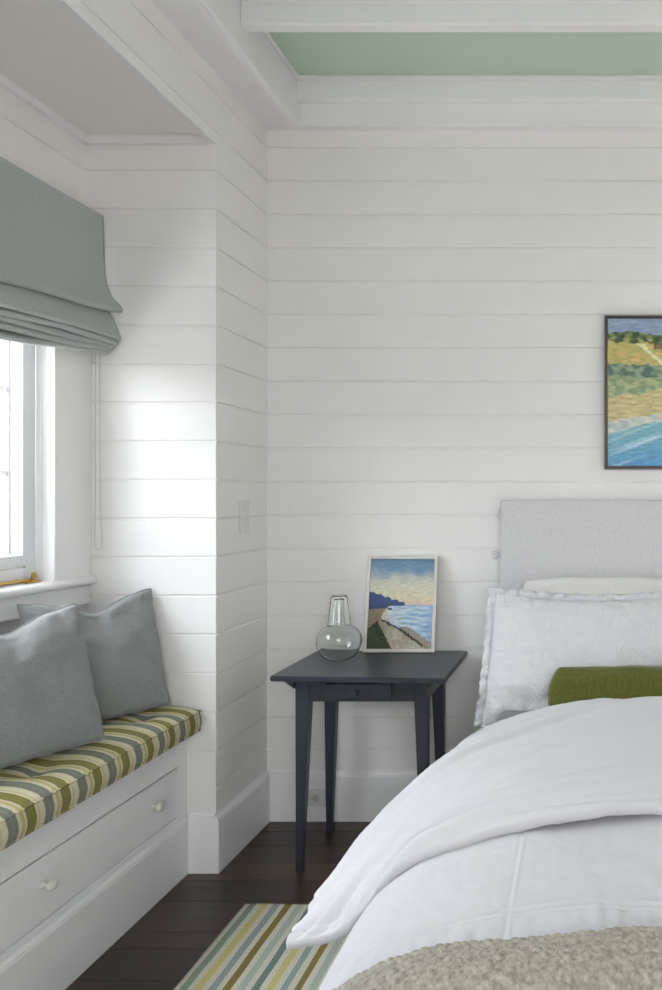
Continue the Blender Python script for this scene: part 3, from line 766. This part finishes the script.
def big_art(u, v):
    U = u*2.7                       # 1 = right edge of the part the photo shows
    n1 = ns(U*3, v*9, 1)*.02+ns(U*11, v*30, 2)*.012
    st = ns(U*4, v*55, 3); fl = ns(U*9-v*6, v*26+U*4, 5)
    sky = mixl(srgb(118, 140, 172), srgb(140, 158, 184), .5+st)
    t = v+n1
    ridge = .905+.0*U-.02*U+.01*math.sin(U*4)
    if t > ridge: return sky
    ridge2 = .86-.06*U
    if t > ridge-.035-.01*U: c = mixl(srgb(38, 66, 34), srgb(110, 128, 60), max(0, min(1, fl*1.6+.35)))
    elif t > .845-.03*U: c = mixl(srgb(58, 78, 34), srgb(150, 152, 78), max(0, min(1, fl*2+.4)))
    elif t > .70-.02*U:
        c = mixl(srgb(172, 166, 86), srgb(196, 170, 92), max(0, min(1, .5+fl*1.3)))
        p = (t-.83+.34*(U-.45))
        if .42 < U and abs(p) < .016: c = srgb(206, 210, 160)
        elif U > .7 and t > .80-.02*U: c = mixl(srgb(96, 62, 30), srgb(150, 120, 60), .5+fl)
    elif t > .61-.01*U: c = mixl(srgb(74, 104, 88), srgb(128, 152, 118), max(0, min(1, .45+fl*2)))
    elif t > .46+.09*U*.8: c = mixl(srgb(122, 146, 108), srgb(164, 170, 118), max(0, min(1, .4+fl*2)))
    elif t > .30+.07*U: c = mixl(srgb(198, 180, 122), srgb(176, 166, 112), max(0, min(1, .4+st*1.6)))
    elif t > .22+.10*U: c = mixl(srgb(196, 196, 184), srgb(166, 180, 176), max(0, min(1, .45+fl*2.2)))
    else:
        dd = ns((v-.16*U)*34, U*.8, 8); base = mixl(srgb(62, 142, 190), srgb(112, 170, 180), max(0, min(1, v*4.0-.35*U+.1)))
        c = mixl(base, srgb(168, 204, 214), max(0, min(1, dd*2.4)))
    return c
def small_art(u, v):
    n1 = ns(u*6, v*6, 1)*.5+ns(u*20, v*20, 2)*.3
    hor = .485
    if v > hor:
        t = (v-hor)/(1-hor)+n1*.10
        t += .12*ns(u*4, v*12, 7)
        c = mixl(srgb(206, 176, 160), srgb(200, 190, 156), sm(0, .14, t)); c = mixl(c, srgb(190, 190, 168), sm(.15, .45, t)); c = mixl(c, srgb(96, 132, 160), sm(.42, .82, t)); c = mixl(c, srgb(80, 112, 138), sm(.85, 1.0, t))
        top = .625-.235*u+.022*abs(math.sin(u*26))+.012*ns(u*30)
        if u < .56 and v < top and v > .485-.02+.02*(1-u): c = mixl(srgb(34, 56, 100), srgb(46, 76, 128), .5+n1)
        return c
    # below the horizon
    sea = mixl(srgb(120, 156, 190), srgb(182, 200, 206), max(0, min(1, .55+ns(u*5, v*34, 3)*1.6)))
    sea = mixl(srgb(196, 202, 202), sea, sm(.22, .62, u+.25*(v-.3))); sea = mixl(sea, srgb(88, 132, 184), max(0, (u-.75)*2))
    c = sea
    if u < .57 and v > .475-.02*(u < .3)-.05*(.4-u if u < .4 else 0): return srgb(36, 60, 104)
    # shoreline: from (.30,.46) round to (1,.02)
    shore = .20+.12*((.47-v)/.3)+ (0 if v > .30 else (.30-v)*1.3)
    if u < shore+.06 and v > .2: c = mixl(srgb(196, 192, 172), srgb(176, 182, 176), .5+n1)
    surf = .30-(u-.25)*.36
    if v < .24 and u > .5 and v < .24-(u-.62)*.5+.01: c = mixl(srgb(150, 140, 118), srgb(128, 124, 108), .5+n1)
    if v < .32-(u-.2)*.44: c = mixl(srgb(184, 176, 152), srgb(140, 128, 104), max(0, min(1, .4+n1*1.6)))
    # broken dark drift line
    dl = .315-(u-.22)*.36-.14*max(0, u-.5)
    if .20 < u < .86 and abs(v-dl+.012*ns(u*24)) < .011+.018*max(0, ns(u*17, 4))+.02*(u > .55)*max(0, ns(u*40, 9)+.2): c = srgb(40, 44, 44)
    if abs(u-.33) < .035 and abs(v-.44) < .010: c = srgb(52, 44, 40)
    # left bank: green strip, tan path, grass
    if u < .30-(.47-v)*1.0 and v > .40: c = mixl(srgb(86, 96, 34), srgb(60, 76, 28), .5+n1)
    if v < .455-.02*u and u < .26-(.45-v)*.55 and v > .20: c = mixl(srgb(140, 120, 96), srgb(120, 104, 84), .5+n1)
    g = .30-.05*u-(max(0, u-.14)*1.25)
    if v < .225+.55*u and u < .145 or (u >= .145 and v < .305-(u-.145)*1.25): c = mixl(srgb(52, 70, 30), srgb(28, 44, 20), max(0, min(1, .5+n1*1.5)))
    return c
pa = empty('framed_painting', (.435, YB-.001, 1.443), 'large abstract beach painting in a thin dark frame above the headboard', 'painting')
pw, ph, fw = .75, .624, .009
bm = B((-pw/2, -pw/2+fw, -.042, 0, 0, ph, .001), (pw/2-fw, pw/2, -.042, 0, 0, ph, .001), (-pw/2+fw, pw/2-fw, -.042, 0, 0, fw, .001), (-pw/2+fw, pw/2-fw, -.042, 0, ph-fw, ph, .001))
obj('frame', bm, 'painting_frame_wood', pa)
obj('backing', B((-pw/2+fw, pw/2-fw, -.010, -.002, fw, ph-fw)), 'gold_liner', pa)
o = obj('stretcher', B((-pw/2+fw+.003, pw/2-fw-.003, -.034, -.010, fw+.003, ph-fw-.003)), 'picture_back', pa)
o = painted('canvas', pw-2*fw-.006, ph-2*fw-.006, big_art, 'oil_paint', pa, 330, 250); o.location = (0, -.0345, fw+.003)
# leaning picture on the table
pi = empty('small_picture', (-.762, 3.113, ZT+.001), 'small framed seascape picture leaning on the wall at the back of the table', 'picture')
pi.rotation_euler = (-math.atan2(.076, .375), 0, 0)
qw, qh, fw = .286, .386, .0135
bm = B((-qw/2, -qw/2+fw, -.012, .010, 0, qh, .0015), (qw/2-fw, qw/2, -.012, .010, 0, qh, .0015), (-qw/2+fw, qw/2-fw, -.012, .010, 0, fw, .0015), (-qw/2+fw, qw/2-fw, -.012, .010, qh-fw, qh, .0015))
obj('frame', bm, 'whitewashed_frame', pi)
obj('backing', B((-qw/2+fw, qw/2-fw, -.0055, .006, fw, qh-fw)), 'picture_back', pi)
o = painted('canvas', qw-2*fw, qh-2*fw, small_art, 'small_oil_paint', pi, 150, 210); o.location = (0, -.0065, fw)

# ------------------------------------------------------------------ rug
bm = bmesh.new(); nx, ny = 40, 120; P = []
for i in range(nx+1):
    row = []
    for j in range(ny+1):
        x = RW*i/nx; y = -1.75*j/ny
        ex = .004*ns(y*4, 3)*(1 if i == 0 else 0)
        row.append((x+ex, y+.004*ns(x*9, 5)*(j == 0), .0065+.0012*ns(x*6, y*6)))
    P.append(row)
bm = gridmesh(P); bmesh.ops.reverse_faces(bm, faces=bm.faces[:])
rug = obj('striped_rug', bm, 'rug_stripes', loc=(-1.122, 2.537, .0005), smooth=True); md = rug.modifiers.new('t', 'SOLIDIFY'); md.thickness = .006; md.offset = -1
tag(rug, 'flat woven rug striped cream green yellow and brown lying on the dark floor', 'rug')
bpy.context.view_layer.update()
for f in rug.data.polygons[:1]:
    if f.normal.z < 0: rug.data.flip_normals()

# ------------------------------------------------------------------ bed
XC = .43
bed = empty('bed', (XC, 2.1, 0), 'bed with pale grey slipcovered upholstered headboard against the back wall', 'bed')
def dobj(name, bm, m, parent=None, **k):
    o = obj(name, bm, m, **k)
    if parent is None: o.parent = bed; o.location = -Vector(bed.location)
    else: o.parent = parent
    return o
HX0, HX1 = -.357, 2*XC+.357
P = []
# headboard cover: soft rectangular case with slightly wavy left edge
bm = bmesh.new(); box(bm, HX0, HX1, 3.118, 3.182, .12, 1.317, .009, 4)
bmesh.ops.subdivide_edges(bm, edges=[e for e in bm.edges if e.calc_length() > .3], cuts=90, use_grid_fill=True)
for v in bm.verts:
    w_ = .0035*ns(v.co.z*9, v.co.x*3)+.003*ns(v.co.z*22, v.co.x*8, 4)
    v.co.y += w_ if v.co.y < 3.15 else 0
    if v.co.x < HX0+.02: v.co.x += .006*ns(v.co.z*7, 1.3)-.003
hb = dobj('headboard', bm, 'headboard_linen', autosmooth=50)
# gathered fabric gap and tie at the side
bm = bmesh.new()
for zc, hh in ((1.262, .05),):
    tube(bm, [(HX0-.002, 3.117, zc+hh/2), (HX0-.006, 3.114, zc+.01), (HX0-.009, 3.112, zc-.01), (HX0-.003, 3.116, zc-hh/2)], lambda t: .0055*math.sin(PI*min(max(t, .08), .95)), 8)
dobj('side_gather', bm, 'headboard_linen', hb, smooth=True)
bm = bmesh.new(); zc = 1.098
lathe(bm, [(0, -.009), (.006, -.007), (.009, 0), (.006, .007), (0, .009)], 14, (HX0-.010, 3.135, zc))
for dz, dx in ((.010, -.034), (-.012, -.030), (.002, -.040)):
    tube(bm, [(HX0-.008, 3.135, zc), (HX0-.02, 3.125, zc+dz*1.4), (HX0+dx, 3.13, zc+dz)], .0035, 6)
tube(bm, [(HX0+.004, 3.125, zc+.002), (HX0-.01, 3.13, zc)], .004, 6)
dobj('tie', bm, 'headboard_linen', hb, smooth=True, label='small knotted fabric tie')
bm = B((-.29, 2*XC+.29, 1.12, 3.117, .14, .33, .01)); dobj('bed_base', bm, 'bed_rail_wood')
for lx in (-.27, 2*XC+.21):
    for ly in (1.14, 3.0): dobj('leg', B((lx, lx+.06, ly, ly+.06, 0, .14, .004)), 'bed_rail_wood')
bm = B((-.325, 2*XC+.325, 1.09, 3.112, .332, .585, .04, 4)); dobj('mattress', bm, 'mattress_ticking', autosmooth=50)

# --- duvet: lower body
prof_l = [(XC, .680), (.27, .679), (.11, .676), (-.012, .670), (-.12, .659), (-.215, .645), (-.304, .620), (-.372, .585), (-.428, .540), (-.472, .480), (-.503, .42), (-.520, .35), (-.522, .28), (-.518, .23)]
PL = [Vector((x, 0, z)) for x, z in prof_l]
def cross(s):
    """s -1..1 across the bed, -1 left hem, 1 right hem"""
    q = cr(PL, abs(s))
    return (q.x, q.z) if s <= 0 else (2*XC-q.x, q.z)
YFt = 1.04
def body(s, t, extra=0.0, foot=.42):
    """t in metres from Y=2.44 towards the foot; past the foot it hangs"""
    x, z = cross(s); L = 2.44-YFt-.06
    if t <= L: y = 2.44-t; dz = 0
    else:
        a = (t-L); r = .07
        if a < r*PI/2: y = 2.44-L-r*math.sin(a/r); dz = r*(1-math.cos(a/r))
        else: y = 2.44-L-r-.03*sm(0, .3, a-r*PI/2); dz = r+(a-r*PI/2)
    z2 = max(z-dz, .17+.02*abs(s))
    return x, y-extra*(1 if dz > .05 else 0), z2+(extra if dz < .05 else 0)
def crease(x, y):
    d = 0
    # stitched hem seam across the bed
    ys = 1.272+.006*ns(x*4, 2)
    a = (y-ys); d -= .0048*math.exp(-(a/.0028)**2); d += .0020*math.exp(-((a-.006)/.003)**2)
    d -= .0014*math.exp(-((a+.016)/.002)**2)
    # puckers either side of the seam
    d += .0042*ns(x*42, y*6, 3)*math.exp(-((a+.03)/.05)**2)
    # pressed lengthwise crease
    xs = -.128-.012*(y-1.3); b = x-xs; d += (.0017*math.exp(-(b/.0026)**2)-.0010*math.exp(-((b+.006)/.004)**2))*sm(1.12, 1.2, y)
    return d
nsx, nt = 300, 240; P = []
LT = (2.44-YFt-.06)+.11+.36
tt = [.012*i for i in range(63)]+[.75+.0023*i for i in range(257)]+[1.342+(LT-1.342)*(i+1)/40 for i in range(40)]
SS = [-1+.01*i for i in range(22)]
while SS[-1] < .12: SS.append(SS[-1]+.0024)
while SS[-1] < .985: SS.append(SS[-1]+.012)
SS[-1] = 1
for s in SS:
    row = []
    for t in tt:
        x, y, z = body(s, t)
        d = crease(x, y) if t < 1.36 else 0
        d += .008*ns(x*3.2, y*3.0, 1)+.0060*ns(x*9+y*3, y*8-x*3, 2)+.0018*ns(x*22+y*9, y*16-x*9, 4)+.0008*ns(x*60, y*50, 4)
        # diagonal soft folds running out from under the turned-back part
        d += .010*ns((x*.55+y)*9, (x-y*.55)*2.1, 7)*sm(-.15, .15, x)
        sd = sm(-.36, -.46, x)
        row.append((x-d*sd+.010*ns(y*5, z*3)*sm(.5, .3, z), y, z+d*(1-sd)))
    P.append(row)
bm = gridmesh(P)
duv = empty('duvet', (XC, 1.6, .6), 'white cotton duvet spread over the bed with its head end folded back', 'duvet')
def uobj(name, bm, m, **k):
    o = obj(name, bm, m, **k); o.parent = duv; o.location = -Vector(duv.location); return o
o = uobj('duvet_body', bm, 'white_cotton', smooth=True); md = o.modifiers.new('t', 'SOLIDIFY'); md.thickness = .006; md.offset = 1
# --- duvet: thick folded-back part, flaring to a point at the left
rows = [
 (None, [(XC, 1.56, .716), (.21, 1.56, .716), (.014, 1.56, .711), (-.137, 1.555, .690), (-.258, 1.55, .659), (-.348, 1.55, .624), (-.420, 1.56, .554), (-.497, 1.58, .466), (-.622, 1.60, .424)]),
 (1.65, [(XC, .737), (.21, .737), (.015, .731), (-.14, .714), (-.26, .688), (-.36, .648), (-.445, .585), (-.53, .515), (-.600, .452)]),
 (1.80, [(XC, .752), (.21, .752), (.02, .746), (-.14, .730), (-.27, .705), (-.37, .664), (-.445, .612), (-.51, .556), (-.552, .495)]),
 (2.00, [(XC, .757), (.21, .757), (.02, .750), (-.14, .734), (-.26, .707), (-.355, .668), (-.43, .615), (-.488, .55), (-.520, .46)]),
 (2.20, [(XC, .752), (.21, .752), (.02, .744), (-.14, .722), (-.25, .688), (-.335, .642), (-.395, .590), (-.437, .53), (-.465, .44)]),
 (2.36, [(XC, .725), (.21, .725), (.02, .714), (-.14, .690), (-.24, .655), (-.315, .610), (-.375, .555), (-.415, .49), (-.435, .42)]),
 (2.45, [(XC, .690), (.21, .690), (.02, .68), (-.14, .66), (-.235, .625), (-.305, .585), (-.36, .535), (-.40, .48), (-.42, .41)]),
 (2.475, [(XC, .64), (.21, .64), (.02, .635), (-.14, .622), (-.23, .60), (-.295, .57), (-.35, .52), (-.385, .46), (-.41, .40)]),
]
CTL = []
for y, r in rows:
    L = [Vector(p) if y is None else Vector((p[0], y, p[1])) for p in r]
    Rr = [Vector((2*XC-p.x, p.y, p.z)) for p in L[1:]]
    CTL.append(L[::-1]+Rr)
NS, NT = 320, 150; P = []
for i in range(NS+1):
    s = i/NS
    col = [cr(r, s) for r in CTL]; rr = []
    for j in range(NT+1):
        t = j/NT; p = cr(col, t).copy()
        sl = sm(.55, .15, s)                      # left flank
        d = .006*ns(p.x*4, p.y*4, 5)+.0035*ns(p.x*11+p.y*4, p.y*9, 6)
        # long folds fanning towards the hanging corner
        ang = math.atan2(p.y-1.45, (p.x+.95)); rad = math.hypot(p.y-1.45, p.x+.95)
        d += (.023*ns(ang*13, rad*1.6, 8)+.013*ns(ang*30, rad*2.5, 9))*sl*sm(0, .05, t+.02)
        # stitched border just inside the lip
        a = (t-.055); d += -.0040*math.exp(-(a/.008)**2)
        d += .003*ns(p.x*38, 2.2)*math.exp(-(t/.07)**2)
        sd = sm(-.33, -.50, p.x)
        p.z += d*(1-.5*sd); p.x -= d*.8*sd
        p.z += -.004*math.exp(-(t/.02)**2)+.005*ns(p.x*6, 1.2)*math.exp(-(t/.05)**2)
        p.y += .010*ns(p.x*5, .7)*(1-t)**6
        rr.append(p)
    # rolled underside behind the lip: tuck back under the fold
    p0 = rr[0]
    tuck = []
    for (dy, dz) in ((.16, -.030), (.10, -.032), (.05, -.030), (.018, -.024), (.004, -.015)):
        tuck.append(Vector((p0.x, p0.y+dy, min(p0.z+dz*1.0+dy*.12, 9))))
    P.append(tuck+rr)
bm = gridmesh(P)
bmesh.ops.reverse_faces(bm, faces=bm.faces[:])
o = uobj('folded_flap', bm, 'white_cotton', smooth=True); md = o.modifiers.new('t', 'SOLIDIFY'); md.thickness = .007; md.offset = 0

# ------------------------------------------------------------------ chunky throw over the foot
ARC = [0.0]
for i_ in range(1, 1001):
    a_ = cr(PL, (i_-1)/1000); b_ = cr(PL, i_/1000); ARC.append(ARC[-1]+(a_-b_).length)
def arc(s_):
    return ARC[min(1000, int(abs(s_)*1000))]+(abs(s_)*1000-int(abs(s_)*1000))*.0012 if abs(s_) < 1 else ARC[-1]
def knots(a, b):
    """height of a basket of slanted yarn knots; a across, b along, metres"""
    cw, ch = .0126, .0076
    r = math.floor(b/ch); best = 0
    for rr in (r-1, r, r+1):
        off = .5*(rr % 2)*cw+.18*cw*ns(rr*3.7, 1.1)
        c = math.floor((a-off)/cw)
        for cc in (c-1, c, c+1):
            jx = .22*ns(cc*1.7+.3, rr*2.3); jy = .22*ns(cc*2.1, rr*1.9+5)
            cx = off+(cc+.5+jx)*cw; cy = (rr+.5+jy)*ch
            dx = a-cx; dy = b-cy; sk = .55 if rr % 2 else -.45
            px = dx*.85+dy*sk; py = dy*.85-dx*sk
            q = (px/(cw*.62))**2+(py/(ch*.62))**2
            if q < 1:
                h = math.sqrt(1-q)*(1+.35*ns(cc*3.1, rr*4.1))
                if h > best: best = h
    return best
P = []; TS, TE_ = 1.283, LT
s0 = -.90
ss = []
s = s0
while s < .9: ss.append(s); s += .00125 if -.86 < s < .02 else .012
tt = []; t = TS
while t < TE_-.05: tt.append(t); t += .0014 if t < 1.43 else .010
for s in ss:
    row = []
    x0, y0, z0 = body(s, TS)
    for t in tt:
        x, y, z = body(s, t+.012*ns(s*6, 3)+.004*ns(s*40, 7), .008)
        # arc length across, so the knots keep their size down the side
        k = knots(arc(s)*(1 if s > 0 else -1), t) if t < 1.47 else .5+.5*ns(x*80, y*80, z*80)
        h = .0095*k+.003*ns(x*5, y*5, 3)
        sd = sm(-.36, -.47, x)
        row.append((x-h*sd-.012*sd, y-(h if t > 1.42 else 0), z+h*(1-sd)))
    P.append(row)
bm = gridmesh(P)
thr = obj('throw_blanket', bm, 'boucle_wool', smooth=True); md = thr.modifiers.new('t', 'SOLIDIFY'); md.thickness = .008; md.offset = -1
tag(thr, 'chunky oatmeal knitted throw laid across the foot of the bed', 'throw')

# ------------------------------------------------------------------ bed pillows
def bmat(bc, lean, yaw=0, roll=0):
    return Matrix.Translation(bc) @ Matrix.Rotation(math.radians(yaw), 4, 'Z') @ Matrix.Rotation(math.radians(-lean), 4, 'X') @ Matrix.Rotation(math.radians(roll), 4, 'Y')
q1 = pillow('bed_pillow', .70, .44, .13, bmat((.065, 2.985, .590), 7), 'ivory_linen', 21, pinch=.03, piping=None, wr=.005, power=.35, round_=.10)
tag(q1, 'ivory pillow standing against the headboard behind the quilted white one', 'pillow')
q2 = pillow('pillow_sham', .78, .475, .19, bmat((.034, 2.75, .527), 21, 0, 0), 'matelasse_cotton', 31, pinch=.015, wr=.007, flange=.026, fl_m='matelasse_cotton', nu=100, nv=70, power=.38, sag=.06, flare=.035)
tag(q2, 'large white quilted pillow sham with a soft flange behind the green cushion', 'pillow')
q3 = pillow('lumbar_pillow', 1.154, .20, .12, bmat((.43, 2.58, .570), 14), 'olive_velvet', 41, pinch=.01, wr=.003, power=.45, round_=.075, nu=130)
tag(q3, 'long olive green lumbar pillow in front of the white sham', 'pillow')
